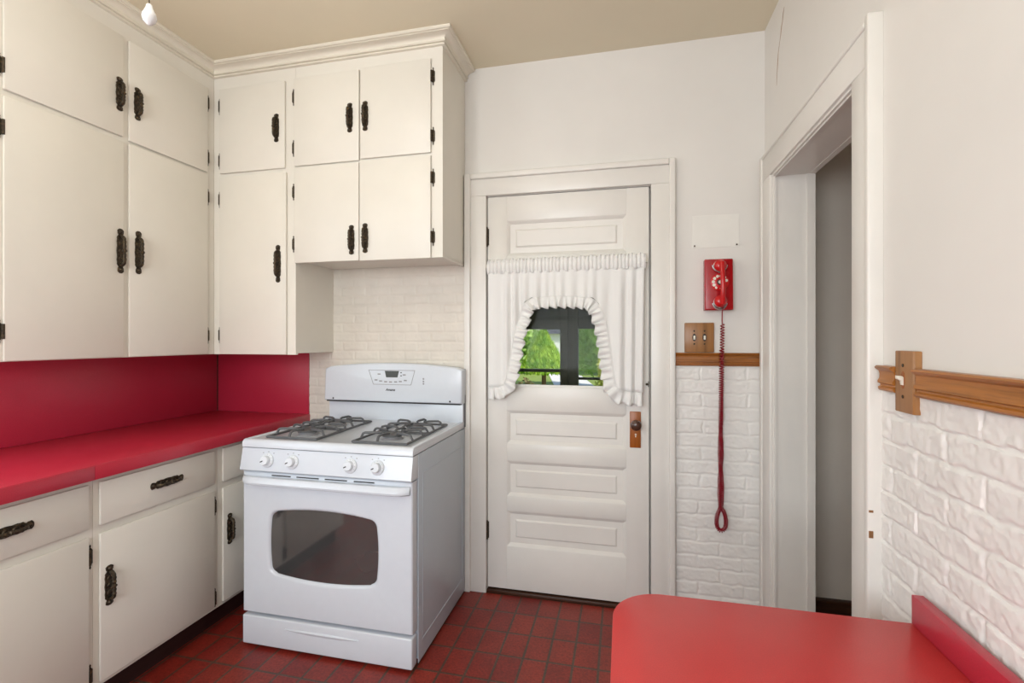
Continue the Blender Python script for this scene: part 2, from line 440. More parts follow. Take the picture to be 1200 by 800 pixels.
# curtain
def interp(x, pts):
    for (a, za), (b, zb) in zip(pts, pts[1:]):
        if a <= x <= b: return za + (zb-za)*(x-a)/(b-a)
    return pts[0][1] if x < pts[0][0] else pts[-1][1]
seam = [(1.700,1.068), (1.780,1.072), (1.796,1.10), (1.812,1.19), (1.829,1.29), (1.850,1.385), (1.875,1.465), (1.895,1.505), (1.925,1.526), (2.03,1.533), (2.15,1.530), (2.235,1.518), (2.262,1.49), (2.288,1.43), (2.308,1.345), (2.322,1.25), (2.334,1.15), (2.346,1.085), (2.362,1.063), (2.470,1.060)]
ct = thing('cafe_curtain', 'white ruffled cotton curtain gathered on a rod across the door window', 'curtain', (2.09,-.03,1.05))
def fold(x, z):
    k = min(1, max(0, (1.66-z)/.12))
    a = (.0025 + .0065*k)*(.45+.75*abs(math.sin(5.3*x+1.1)*math.cos(11.7*x)))
    ph = 2.2*math.sin(9*x+.6) + 1.1*math.sin(31*x)
    return a*math.sin(2*PI*19*x + ph) + .004*k*math.sin(2*PI*7*x+1)
NX, NZ = 260, 26
Pg = []
for i in range(NX+1):
    x = 1.700 + (2.476-1.700)*i/NX
    zb = interp(x, seam); col = []
    for j in range(NZ+1):
        z = 1.662 + (zb-1.662)*j/NZ
        xx = x + (1.62-z)*(-.012)*((x-2.09)/.39)*(1 if x>2.09 else 0)
        col.append((xx, -.036+fold(x, z), z))
    Pg.append(col)
part(MB().grid(Pg), 'curtain_panel', M['fabric'], ct, solid=.0012)
# resample seam by length
def resample(pts, n):
    pts = [Vector((p[0], p[1])) for p in pts]; ds = [0]
    for a, b in zip(pts, pts[1:]): ds.append(ds[-1]+(b-a).length)
    out = []
    for i in range(n+1):
        s_ = ds[-1]*i/n; k = max(q for q in range(len(ds)) if ds[q] <= s_+1e-9); k = min(k, len(pts)-2)
        out.append(pts[k].lerp(pts[k+1], (s_-ds[k])/(ds[k+1]-ds[k])))
    return out, ds[-1]
sp, sl = resample(seam, 520)
sm = []
for i in range(len(sp)):
    a = max(0, i-14); b = min(len(sp), i+15); v = Vector((0,0))
    for q in sp[a:b]: v += q
    sm.append(v/(b-a))
sm[0] = sp[0]; sm[-1] = sp[-1]
Pr = []
for i, p in enumerate(sm):
    a = sm[max(0,i-10)]; b = sm[min(len(sm)-1,i+10)]; t_ = (b-a).normalized(); nrm = Vector((t_.y, -t_.x))
    s_ = sl*i/520; col = []
    wv = math.sin(2*PI*s_/.030+1.2*math.sin(s_*17)); wv2 = math.sin(2*PI*s_/.052+2*math.sin(s_*9))
    for j in range(8):
        k = j/7; q = p + nrm*(.060+.006*wv2)*k + t_*(.007*wv2*k)
        px = q.x + (1.62-q.y)*(-.012)*((q.x-2.09)/.39)*(1 if q.x>2.09 else 0)
        col.append((px, -.038+fold(p.x, p.y)*(1-k*.3) + (.004+.008*k)*wv*k**.5 - .006*k, q.y))
    Pr.append(col)
part(MB().grid(Pr), 'ruffle', M['fabric'], ct, solid=.0012)
pp = []
for i in range(0, 521, 3):
    p = sm[i]; px = p.x + (1.62-p.y)*(-.012)*((p.x-2.09)/.39)*(1 if p.x>2.09 else 0)
    pp.append((px, -.0395+fold(p.x, p.y), p.y))
part(MB().tube(pp, .0022, 6), 'seam_piping', M['fabric'], ct)
Ph = []
for i in range(521):
    x = 1.696 + (2.484-1.696)*i/520; col = []
    g = math.sin(2*PI*x*52+1.5*math.sin(13*x)+.8*math.sin(37*x)); g2 = math.sin(2*PI*x*23+2*math.sin(7*x))
    for z, off, am in [(1.654,0,.004), (1.662,-.001,.003), (1.670,-.006,.0035), (1.680,-.0085,.004), (1.690,-.0085,.004), (1.698,-.007,.003), (1.704,-.003,.003), (1.714,-.004,.006), (1.724,-.004,.0075)]:
        zz = z + (.0035*g2 if z > 1.71 or z < 1.66 else 0)
        col.append((x, -.037+off+am*g+.0015*g2, zz + .008*(x-2.09)))
    Ph.append(col)
part(MB().grid(Ph), 'heading', M['fabric'], ct, solid=.001)

# ------------------------------------------------------------------ right doorway casing and jamb
XC = 2.983
c = MB()
c.box(XC, RX, -1.0275, -.9275, 0, 2.0150, .003); c.box(XC, RX, -.176, -.065, 0, 2.0150, .003); c.box(XC, RX, -1.0275, -.050, 2.0150, 2.116, .003)
c.box(XC-.006, RX+.002, -1.033, -1.012, 0, 2.139, .005, 3); c.box(XC-.006, RX+.002, -.075, -.045, 0, 2.128, .005, 3); c.box(XC-.006, RX+.002, -1.012, -.075, 2.112, 2.128, .005, 3)
# jamb lining
c.box(RX-.02, HX, -.182, -.166, 0, 2.018); c.box(RX-.02, HX, -.934, -.922, 0, 2.018); c.box(RX-.02, HX, -.922, -.182, 2.006, 2.020)
c.box(RX-.012, RX-.004, -.187, -.182, 0, 2.006); c.box(RX-.012, RX-.004, -.922, -.187, 2.000, 2.006)
c.box(HX-.008, HX+.022, -.190, -.180, 0, 2.012); c.box(HX, HX+.022, -.180, -.07, 0, 2.10); c.box(HX, HX+.022, -1.03, -.922, 0, 2.10); c.box(HX, HX+.022, -.922, -.180, 2.004, 2.10)
struct(c, 'trim_6', M['trim'])

# ------------------------------------------------------------------ handles / hinges prototypes (outward = -Y, long axis Z)
def handle_mesh(name, L):
    m = MB()
    half = [(-.5,.004), (-.485,.009), (-.455,.0135), (-.42,.0125), (-.39,.0125), (-.365,.0095), (-.345,.0105), (-.30,.0158), (-.26,.0150), (-.2,.0165), (-.12,.0150), (0,.0170), (.12,.0150), (.2,.0165), (.26,.0150), (.30,.0158), (.345,.0105), (.365,.0095), (.39,.0125), (.42,.0125), (.455,.0135), (.485,.009), (.5,.004)]
    poly = [(w_, t*L) for t, w_ in half] + [(-w_, t*L) for t, w_ in half[::-1]]
    m.prism(poly, 'y', -.0035, 0, .001, 1)
    # grip
    n = 40; pts = []; rad = []
    for i in range(n+1):
        t = i/n; z = (-.34+.68*t)*L
        y = -.004 - .019*min(1, min(t, 1-t)/.12)**.6
        pts.append((0, y, z)); rad.append(.0052 + .0018*abs(math.sin(PI*t*7)) + (.002 if abs(t-.5)<.04 else 0))
    m.tube(pts, rad, 8)
    for t in (-.42, .42): m.lathe([(.007,0), (.006,.003), (.003,.006), (0,.007)], (0,-.0035,t*L), (0,-1,0), 12)
    for t in (-.18, 0, .18): m.lathe([(.010,0), (.008,.0025), (0,.004)], (0,-.0035,t*L), (0,-1,0), 10)
    o = part(m, name, M['bronze'], center=False); COL.objects.unlink(o); return o
def hinge_mesh():
    m = MB(); L = .084
    half = [(-.5,.0008), (-.44,.003), (-.38,.0018), (-.30,.0055), (-.27,.008), (.27,.008), (.30,.0055), (.38,.0018), (.44,.003), (.5,.0008)]
    poly = [(w_, t*L) for t, w_ in half] + [(-w_, t*L) for t, w_ in half[::-1]]
    m.prism(poly, 'y', -.003, 0, .0006, 1)
    m.tube([(-.0065,-.0095,-.026), (-.0065,-.0095,.026)], .0048, 8); m.box(-.0085, -.002, -.0125, -.0005, -.024, .024, .001, 1)
    m.lathe([(.003,0),(.003,.0015),(0,.002)], (.002,-.003,-.012), (0,-1,0), 8); m.lathe([(.003,0),(.003,.0015),(0,.002)], (.002,-.003,.012), (0,-1,0), 8)
    o = part(m, 'hinge', M['bronze'], center=False); COL.objects.unlink(o); return o
H1 = handle_mesh('handle', .142); H2 = handle_mesh('handle', .188); HG = hinge_mesh()
R_B = (0,0,0); R_L = (0,0,PI/2)
R_B_flip = (0,PI,0); R_L_flip = (0,PI,PI/2)     # leaf on the other side of the knuckle
R_LH = (0,PI/2,PI/2)

# ------------------------------------------------------------------ upper cabinets
UX, UY = .2952, -.3220
DT = .0125
G_UP = 'painted wall cabinets'
def slab_back(parent, name, x0, x1, z0, z1):
    return part(MB().box(x0, x1, UY-DT, UY-.0008, z0, z1, .0035, 2), name, M['cab'], parent)
def slab_left(parent, name, y0, y1, z0, z1, X=UX):
    return part(MB().box(X+.0008, X+DT, y0, y1, z0, z1, .0035, 2), name, M['cab'], parent)

u1 = thing('wall_cabinet', 'tall four-door white wall cabinet on the left wall above the red counter', 'cabinet', (.15,-.6,1.238), G_UP)
b = MB(); b.box(0.001, UX-.018, -1.235, -.001, 1.245, 2.684)
b.box(UX-.018, UX, -1.235, UY-.0005, 1.238, 2.684)
part(b, 'body', M['cab'], u1)
D = slab_left(u1, 'door', -1.2004, -.7964, 2.1765, 2.604)
inst(H1, 'handle', D, (UX+DT, -.8141, 2.350), R_L)
for z in (2.53, 2.258): inst(HG, 'hinge', D, (UX+.0005, -1.2085, z), R_L_flip)
D = slab_left(u1, 'door', -.7711, -.3703, 2.1695, 2.601)
inst(H1, 'handle', D, (UX+DT, -.7376, 2.3436), R_L)
for z in (2.5276, 2.248): inst(HG, 'hinge', D, (UX+.0005, -.361, z), R_L)
D = slab_left(u1, 'door', -1.2004, -.7950, 1.240, 2.1545)
inst(H2, 'handle', D, (UX+DT, -.8106, 1.6886), R_L)
for z in (2.045, 1.343): inst(HG, 'hinge', D, (UX+.0005, -1.2085, z), R_L_flip)
D = slab_left(u1, 'door', -.7711, -.3700, 1.240, 2.1575)
inst(H2, 'handle', D, (UX+DT, -.7338, 1.6948), R_L)
for z in (2.046, 1.335): inst(HG, 'hinge', D, (UX+.0005, -.361, z), R_L)

u2 = thing('wall_cabinet', 'narrow two-door white wall cabinet in the corner, one short door over one tall door', 'cabinet', (.53,-.15,1.238), G_UP)
b = MB(); b.box(UX+.001, .7846, UY+.018, -.001, 1.245, 2.684); b.box(UX+.0005, .7846, UY, UY+.018, 1.238, 2.684)
part(b, 'body', M['cab'], u2)
D = slab_back(u2, 'door', .3405, .7300, 2.172, 2.608)
inst(H1, 'handle', D, (.6835, UY-DT, 2.3744), R_B)
for z in (2.523, 2.24): inst(HG, 'hinge', D, (.3320, UY-.0005, z), R_B_flip)
D = slab_back(u2, 'door', .3405, .7378, 1.2384, 2.152)
inst(H2, 'handle', D, (.6934, UY-DT, 1.6935), R_B)
for z in (2.04, 1.337): inst(HG, 'hinge', D, (.3320, UY-.0005, z), R_B_flip)

u3 = thing('wall_cabinet', 'short four-door white wall cabinet hung directly above the stove', 'cabinet', (1.17,-.15,1.695), G_UP)
b = MB(); b.box(.7856, 1.564, UY+.018, -.004, 1.708, 2.684); b.box(.7856, 1.564, UY, UY+.018, 1.6955, 2.684)
b.box(1.548, 1.564, UY+.018, -.004, 1.6955, 1.71)
part(b, 'body', M['cab'], u3)
for x0, x1, z0, z1, hx, hz, hgx, hgz, fl in [
    (.7830, 1.1410, 2.175, 2.612, 1.0936, 2.383, .7735, (2.5227,2.268), 1), (1.1480, 1.5092, 2.181, 2.617, 1.1755, 2.3827, 1.5185, (2.5358,2.2597), 0),
    (.7850, 1.1400, 1.694, 2.1665, 1.1028, 1.7941, .7735, (2.05,1.79), 1), (1.1440, 1.5092, 1.692, 2.1690, 1.1755, 1.7989, 1.5185, (2.0661,1.7902), 0)]:
    D = slab_back(u3, 'door', x0, x1, z0, z1)
    inst(H1, 'handle', D, (hx, UY-DT, hz), R_B)
    for z in hgz: inst(HG, 'hinge', D, (hgx, UY-.0005, z), R_B_flip if fl else R_B)

# crown moulding
cp = [(0,2.672), (.009,2.672), (.013,2.6745), (.014,2.678), (.012,2.6815), (.0085,2.6825), (.0085,2.6845), (.016,2.6855), (.019,2.689), (.018,2.6925), (.0145,2.694), (.0150,2.698), (.019,2.705), (.027,2.7115), (.038,2.7155), (.046,2.7165), (.046,2.7195), (.054,2.7205), (.057,2.724), (.057,2.7335), (0,2.7335)]
path = lambda o: [(UX+o, -1.30), (UX+o, UY-o), (1.564+o, UY-o), (1.564+o, -.002)]
cm = bmesh.new(); rows = []
for o_, z_ in cp: rows.append([cm.verts.new((x, y, z_)) for x, y in path(o_)])
for a, b in zip(rows, rows[1:]+rows[:1]):
    for k in range(3): cm.faces.new((a[k], a[k+1], b[k+1], b[k]))
bmesh.ops.recalc_face_normals(cm, faces=cm.faces[:])
mb = MB(); mb.bm.free(); mb.bm = cm
mb.box(.001, UX, -1.30, -1.236, 2.62, 2.7335); mb.box(.001, UX-.01, -1.236, -.002, 2.685, 2.7335); mb.box(UX-.01, 1.56, UY+.004, -.002, 2.685, 2.7335)
struct(mb, 'trim_7', M['crown'])

# ------------------------------------------------------------------ base cabinets, counter, splash
BX = .5915
G_B = 'painted base cabinets'
def base(label, y0, y1, dy0, dy1, hinge_y, handle_y, hz, drawer_hy, fl=R_L):
    u = thing('base_cabinet', label, 'cabinet', (.3, (y0+y1)/2, 0), G_B)
    m = MB(); m.box(.001, BX-.018, y0+.0005, y1-.0005, .10, .838); m.box(BX-.018, BX, y0+.0005, y1-.0005, .105, .838)
    part(m, 'body', M['cab'], u)
    part(MB().box(.002, .535, y0+.0005, y1-.0005, .0005, .0995), 'toe_kick', M['toe'], u)
    D = slab_left(u, 'door', dy0, dy1, .1215, .638, BX)
    inst(H1, 'handle', D, (BX+DT, handle_y, hz), R_L)
    if hinge_y is not None:
        for z in (.568, .157): inst(HG, 'hinge', D, (BX+.0005, hinge_y, z), R_L)
    W = slab_left(u, 'drawer', dy0, dy1, .668, .8185, BX)
    if drawer_hy is not None: inst(H1, 'handle', W, (BX+DT, drawer_hy, .747), R_LH)
    return u
base('white base cabinet at the near end of the counter, cut by the picture edge', -1.700, -1.124, -1.640, -1.142, -1.133, -1.60, .4465, -1.372)
base('wide white base cabinet under the counter, between two other base cabinets', -1.124, -.603, -1.1063, -.626, -.616, -1.078, .4465, -.8561)
base('white base cabinet half hidden beside the stove', -.603, -.002, -.5792, -.16, None, -.545, .441, -.37)

k = thing('countertop', 'long red laminate countertop over the base cabinets', 'countertop', (.3,-.9,.8385))
part(MB().box(.001, .6318, -1.705, -.001, .8395, .888, .0012), 'counter_slab', M['red'], k)
part(MB().box(.6328, .6350, -1.1470, -.001, .8390, .8862, .0006), 'edge_band', M['red'], k)
part(MB().box(.6328, .6350, -1.705, -1.1484, .8390, .8862, .0006), 'edge_band', M['red'], k)
bs = tag(part(MB().box(.0005, .0062, -1.30, -.0075, .8885, 1.2370, .0006), 'backsplash_panel', M['redpanel']), 'long glossy red backsplash panel along the left wall', 'backsplash', 'red backsplash panels')
bs = thing('backsplash_panel', 'short red backsplash panel on the back wall left of the stove', 'backsplash', (.32,-.003,.8885), 'red backsplash panels')
part(MB().box(.0075, .6300, -.0062, -.0005, .8885, 1.2370, .0006), 'panel', M['redpanel'], bs)
part(MB().box(.0064, .0100, -.0105, -.0064, .8885, 1.2370), 'corner_strip', M['bronze'], bs)

# ------------------------------------------------------------------ stove
SX0, SX1 = .785, 1.575
st = thing('gas_stove', 'white freestanding gas stove with four burners and oven against the back wall', 'stove', (1.18,-.33,.0))
b = MB(); b.box(SX0+.003, SX1-.003, -.612, -.045, .028, .852)
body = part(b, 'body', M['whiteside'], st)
# side panel right with embossed rectangle
sp_ = MB(); sp_.box(SX1-.003, SX1, -.614, -.036, .012, .853, .001)
def ring(mb, x, y0, y1, z0, z1, w_, t):
    mb.box(x, x+t, y0, y1, z0, z0+w_, t*.45); mb.box(x, x+t, y0, y1, z1-w_, z1, t*.45); mb.box(x, x+t, y0, y0+w_, z0+w_, z1-w_, t*.45); mb.box(x, x+t, y1-w_, y1, z0+w_, z1-w_, t*.45)
ring(sp_, SX1-.0005, -.575, -.075, .085, .770, .007, .0022)
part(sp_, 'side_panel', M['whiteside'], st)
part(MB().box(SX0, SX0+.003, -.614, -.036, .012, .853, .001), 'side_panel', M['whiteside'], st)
for x in (SX0+.05, SX1-.05):
    for y in (-.56, -.09): part(MB().lathe([(.018,0), (.018,.006), (.008,.008), (.008,.03)], (x,y,.0005)), 'foot', M['black'], st)
# cooktop
ctop = MB()
poly = [(-.668,.856), (-.667,.876), (-.660,.885), (-.648,.8885), (-.636,.8860), (-.630,.8845), (-.055,.8845), (-.040,.888), (-.036,.888), (-.036,.856)]
ctop.prism(poly, 'x', SX0, SX1, .0015, 2)
ctop.box(SX0, SX0+.020, -.64, -.04, .880, .8885, .004, 3); ctop.box(SX1-.020, SX1, -.64, -.04, .880, .8885, .004, 3)
cook = part(ctop, 'cooktop', M['white'], st)
part(MB().box(SX0+.006, SX1-.006, -.655, -.04, .8525, .8562), 'cooktop_gap', M['gap'], st)
def grate(x0, x1, ys, y0, y1):
    m = MB(); zb, zt = .892, .918; r = .0056
    m.tube([(x0,y0,zb),(x1,y0,zb),(x1,y1,zb),(x0,y1,zb)], r, 6, closed=True)
    cx = (x0+x1)/2; ym = (y0+y1)/2
    m.tube([(x0,ym,zb),(x1,ym,zb)], r, 6)
    for yc in ys:
        for sx, xe in ((-1,x0),(1,x1)):
            for off in (-.052, .052):
                m.tube([(xe, yc+off, zb), (xe-sx*.012, yc+off, zt-.004), (xe-sx*.022, yc+off, zt), (cx+sx*.055, yc+off*.75, zt), (cx+sx*.036, yc+off*.45, zt-.002)], r, 6)
        for sy in (-1, 1):
            ye = yc + sy*.110
            m.tube([(cx+.012*sy, ye, zb), (cx+.012*sy, ye-sy*.012, zt-.004), (cx+.008*sy, ye-sy*.022, zt), (cx, yc+sy*.040, zt), (cx, yc+sy*.030, zt-.003)], r, 6)
    # tall crossing bars
    m.tube([(x0,ym,zb), (x0+.014,ym,zt-.004), (x0+.03,ym,zt), (x0+.08,ym,zt), (x0+.095,ym,zt-.01)], r, 6)
    m.tube([(x1,ym,zb), (x1-.014,ym,zt-.004), (x1-.03,ym,zt), (x1-.08,ym,zt), (x1-.095,ym,zt-.01)], r, 6)
    part(m, 'grate', M['iron'], st)
YS = (-.508, -.278)
grate(.868, 1.110, YS, -.618, -.165); grate(1.284, 1.526, YS, -.622, -.170)
for x in (.989, 1.405):
    for y in YS:
        bz = part(MB().lathe([(.046,0), (.046,.004), (.040,.008), (.036,.010), (.036,.013), (0,.013)], (x,y,.8845)), 'burner', M['greyprint'], st)
        part(MB().lathe([(.036,0), (.043,.002), (.043,.009), (.039,.012), (0,.013)], (x,y,.8975)), 'burner_cap', M['burner'], bz)
# control panel
cpn = MB(); cpn.prism([(-.662,.8520), (-.680,.762), (-.676,.7575), (-.60,.7575), (-.60,.8520)], 'x', SX0-.003, SX1-.002, .003, 2)
cpan = part(cpn, 'control_panel', M['white'], st)
nrm = Vector((0,-.0905,-.018)).normalized(); nrm = Vector((0,-.980,.196))
for i, x in enumerate((.9157, 1.0356, 1.3044, 1.4253)):
    o = Vector((x,-.6715,.8045))
    kb = MB(); kb.lathe([(.0295,0), (.0295,.004), (.027,.007), (.020,.009), (.0195,.022), (.017,.026), (0,.027)], o, nrm, 32)
    kn = part(kb, 'burner_knob', M['whitep'], st)
    pm = MB(); t_ = Vector((.9,0,.43)).normalized() if True else None
    base_ = o+nrm*.0272; pm.tube([base_-t_*.016, base_-t_*.004], .0022, 6)
    part(pm, 'pointer_mark', M['mark'], kn)
    for a in range(-2, 9):
        an = PI*.5 - a*.52; uu = Vector((1,0,0)); vv = nrm.cross(uu)
        if a in (-1,0,1): continue
        q = o + nrm*.0073 + (uu*math.cos(an)+vv*-math.sin(an))*.0235
        part(MB().lathe([(.0014,0),(.0014,.0006),(0,.0007)], q, nrm, 6), 'dial_mark', M['mark'], kn)
    for an, rr in ((PI*.28,.040), (PI*.72,.040), (PI*.5,.036)):
        uu = Vector((1,0,0)); vv = Vector((0,.196,.980))
        q = o + (uu*math.cos(an)+vv*math.sin(an))*rr
        q.y = -.662 - (.852-q.z)/.09*.018
        part(MB().box(q.x-.0025, q.x+.0025, q.y-.0008, q.y+.002, q.z-.0016, q.z+.0016), 'panel_mark', M['greyprint'], cpan)
# oven door (convex front), window, handle
DZ0, DZ1 = .1475, .7500
dm = MB()
# door built as a ring around the window so that the glass sits recessed
wz0, wz1, wx0, wx1 = .327, .583, .922, 1.412
def wout(n=14):
    pts = []
    def bow(x): t = (x-wx0)/(wx1-wx0); return 4*t*(1-t)
    r = .03
    top = [(wx0+r+(wx1-wx0-2*r)*i/n) for i in range(n+1)]
    cnr = lambda cx, cz, a0: [(cx+r*math.cos(a0+i*PI/2/5), cz+r*math.sin(a0+i*PI/2/5)) for i in range(1,5)]
    for x in top: pts.append((x, wz1+.020*bow(x)))
    pts += cnr(wx1-r, wz1-r+.004, PI/2)[::-1] if False else [(wx1-r+r*math.sin(a), wz1-r+r*math.cos(a)+.004*(1-a/(PI/2))) for a in [PI/2*i/5 for i in range(1,5)]]
    side = 8
    for i in range(side+1):
        t = i/side; pts.append((wx1+.006*4*t*(1-t), wz1-r-(wz1-wz0-2*r)*t))
    pts += [(wx1-r+r*math.cos(a), wz0+r-r*math.sin(a)) for a in [PI/2*i/5 for i in range(1,5)]]
    for x in top[::-1]: pts.append((x, wz0-.020*bow(x)))
    pts += [(wx0+r-r*math.sin(a), wz0+r-r*math.cos(a)) for a in [PI/2*i/5 for i in range(1,5)]]
    for i in range(side+1):
        t = i/side; pts.append((wx0-.006*4*t*(1-t), wz0+r+(wz1-wz0-2*r)*t))
    pts += [(wx0+r-r*math.cos(a), wz1-r+r*math.sin(a)) for a in [PI/2*i/5 for i in range(1,5)]]
    return pts
W0 = wout(); N0 = len(W0); wcx, wcz = (wx0+wx1)/2, (wz0+wz1)/2
def to_rect(p, x0, x1, z0, z1):
    dx, dz = p[0]-wcx, p[1]-wcz; s_ = 1e9
    if dx>1e-9: s_ = min(s_, (x1-wcx)/dx)
    if dx<-1e-9: s_ = min(s_, (x0-wcx)/dx)
    if dz>1e-9: s_ = min(s_, (z1-wcz)/dz)
    if dz<-1e-9: s_ = min(s_, (z0-wcz)/dz)
    return (wcx+dx*s_, wcz+dz*s_)
def scl(p, e):
    dx, dz = p[0]-wcx, p[1]-wcz; l = math.hypot(dx, dz); return (p[0]+dx/l*e, p[1]+dz/l*e)
X0, X1 = SX0-.002, SX1-.006
FY = -.662
def boxring(y, ins):
    pts = [list(to_rect(p, X0+ins, X1-ins, DZ0+ins, DZ1-ins)) for p in W0]
    for cx_, cz_ in ((X0+ins,DZ0+ins),(X1-ins,DZ0+ins),(X1-ins,DZ1-ins),(X0+ins,DZ1-ins)):
        j = min(range(N0), key=lambda q: (pts[q][0]-cx_)**2+(pts[q][1]-cz_)**2); pts[j] = [cx_, cz_]
    return [(p[0], y, p[1]) for p in pts]
rings = [[(p[0],FY+.012,p[1]) for p in W0]] + [[(p[0],FY+.012*(1-math.sin(k_*PI/2)),p[1]) for p in [scl(q,.015*(1-math.cos(k_*PI/2))+.002*k_) for q in W0]] for k_ in (.25,.5,.75,1.0)]
rings += [boxring(FY, .012), boxring(FY+.0015, .004), boxring(FY+.006, 0), boxring(-.616, 0)]
vs = [p for r_ in rings for p in r_]; fs = []
for a in range(len(rings)-1):
    for k_ in range(N0): fs.append((a*N0+k_, a*N0+(k_+1)%N0, (a+1)*N0+(k_+1)%N0, (a+1)*N0+k_))
dm.faces(vs, fs); bmesh.ops.recalc_face_normals(dm.bm, faces=dm.bm.faces[:])
od = part(dm, 'oven_door', M['white'], st)
part(MB().prism([scl(p, .002) for p in W0], 'y', FY+.0112, FY+.018), 'oven_window', M['ovenglass'], od, label='dark glass oven window')
part(MB().box(X0+.01, X1-.01, -.630, -.617, DZ0+.01, DZ1-.01), 'inner_liner', M['gap'], od)
hd = MB(); NH = 24; prev = None
secs = []
for i in range(NH+1):
    t = i/NH; x = SX0+.004+(SX1-.014-SX0-.004)*t
    bow = min(1, min(t, 1-t)/.06)**.5
    yb = FY-.002; yo = FY-.010-.030*bow
    zc = .7175; hh = .0165
    secs.append([(x,yb,zc-hh), (x,yo+.012,zc-hh), (x,yo+.003,zc-hh+.004), (x,yo,zc-.004), (x,yo+.004,zc+.008), (x,yo+.014,zc+hh), (x,yb,zc+hh)])
n_ = len(secs[0]); vs = [p for r_ in secs for p in r_]; fs = []
for a in range(NH):
    for k_ in range(n_): fs.append((a*n_+k_, a*n_+(k_+1)%n_, (a+1)*n_+(k_+1)%n_, (a+1)*n_+k_))
fs.append(tuple(range(n_))); fs.append(tuple(range(NH*n_, NH*n_+n_))[::-1])
hd.faces(vs, fs); bmesh.ops.recalc_face_normals(hd.bm, faces=hd.bm.faces[:])
part(hd, 'handle', M['white'], od)
for x0, x1 in ((.9284,1.0199), (1.0486,1.1536), (1.1815,1.2835), (1.3144,1.4057)):
    part(MB().box(x0, x1, FY-.0012, FY+.002, .7375, .7418), 'vent_slot', M['gap'], od)
# storage drawer
dr = MB(); dr.box(X0, X1, -.664, -.616, .012, .1345, .006, 3)
dw = part(dr, 'storage_drawer', M['white'], st)
gp = MB(); n = 24; vs = []; fs = []
for i in range(n+1):
    t = i/n; x = .995+(1.338-.995)*t; hh = .016*(4*t*(1-t))**.7
    zt = .104 - .004*(2*t-1)**2; 
    vs += [(x,-.6638,zt), (x,-.6690,zt-hh*.35-.0005), (x,-.6675,zt-hh*.75-.001), (x,-.6638,zt-hh-.0015)]
for i in range(n):
    for k_ in range(3): fs.append((i*4+k_, i*4+k_+1, i*4+k_+5, i*4+k_+4))
gp.faces(vs, fs); part(gp, 'grip_ridge', M['white'], dw)
# backguard
bg = MB()
bg.box(SX0+.012, SX1-.002, -.060, -.012, .86, .995, .003)          # riser below the console
part(bg, 'riser', M['white'], st)
nb = 24; prf = []
for i in range(nb+1):
    t = i/nb; x = .795+(1.582-.795)*t; prf.append((x, 1.166+.024*(1-(2*t-1)**2) - (.010 if i in (0,nb) else 0)))
poly = [(.788,.985), (1.578,.985)] + prf[::-1]
gm = MB(); gm.prism(poly, 'y', -.095, -.028, .010, 3)
con = part(gm, 'control_console', M['white'], st)
part(MB().box(SX0+.016, SX1-.008, -.088, -.03, .979, .9852), 'console_gap', M['gap'], con)
part(MB().box(SX1-.004, SX1+.004, -.048, -.008, .86, 1.160, .002), 'end_plate', M['iron'], st, label='grey end plate')
FC = -.0955
def outline(mb, pts, w_, y0, y1):
    for (a, b) in zip(pts, pts[1:]+pts[:1]):
        a = Vector((a[0],0,a[1])); b = Vector((b[0],0,b[1])); dd = (b-a).normalized(); nn = Vector((-dd.z,0,dd.x))*w_
        vs = []
        for y in (y0, y1): vs += [(p.x,y,p.z) for p in (a+nn, a-nn, b-nn, b+nn)]
        mb.faces(vs, [(0,1,2,3),(7,6,5,4),(0,4,5,1),(1,5,6,2),(2,6,7,3),(3,7,4,0)])
om = MB(); outline(om, [(1.058,1.1525), (1.322,1.1525), (1.300,1.077), (1.085,1.077)], .0013, FC-.0006, FC+.002)
part(om, 'keypad_outline', M['greyprint'], con)
part(MB().prism([(1.1515,1.1490), (1.2330,1.1490), (1.2230,1.1150), (1.1590,1.1150)], 'y', FC-.0010, FC+.002), 'display', M['lcd'], con, label='dark clock display')
for x, z in ((1.118,1.131), (1.262,1.129), (1.100,1.100), (1.127,1.0945), (1.156,1.0915), (1.184,1.0905), (1.213,1.0915), (1.240,1.0940), (1.268,1.100)): part(MB().box(x-.0085, x+.0085, FC-.0006, FC+.002, z-.0035, z+.0035, .0005, 1), 'keypad_button', M['greyprint'], con)
for x, z in ((1.370,1.110), (1.370,1.097), (1.370,1.085)): part(MB().lathe([(.005,0),(.005,.0006),(0,.0008)], (x,FC+.0002,z), (0,-1,0), 10), 'keypad_button', M['greyprint'], con)
for x, z in ((1.2445,1.1405), (1.2445,1.124)): part(MB().box(x-.004, x+.004, FC-.0006, FC+.002, z-.0025, z+.0025), 'indicator_mark', M['mark'], con)
for x in (.845, 1.515): part(MB().lathe([(.005,0),(.004,.0012),(0,.0015)], (x,FC,.997), (0,-1,0), 10), 'console_screw', M['mark'], con)
fc = bpy.data.curves.new('lettering', 'FONT'); fc.body = 'Amana'; fc.size = .019; fc.extrude = .0004; fc.align_x = 'CENTER'; fc.shear = .25; fc.offset = .0004
fo = bpy.data.objects.new('lettering', fc); COL.objects.link(fo); bpy.context.view_layer.update()
fm = bpy.data.meshes.new_from_object(fo.evaluated_get(bpy.context.evaluated_depsgraph_get())); bpy.data.objects.remove(fo)
lo = bpy.data.objects.new('lettering', fm); COL.objects.link(lo); fm.materials.clear(); fm.materials.append(M['mark'])
lo.parent = con; lo.location = Vector((1.183, FC-.0002, 1.044)) - wloc(con); lo.rotation_euler = (PI/2, 0, 0)

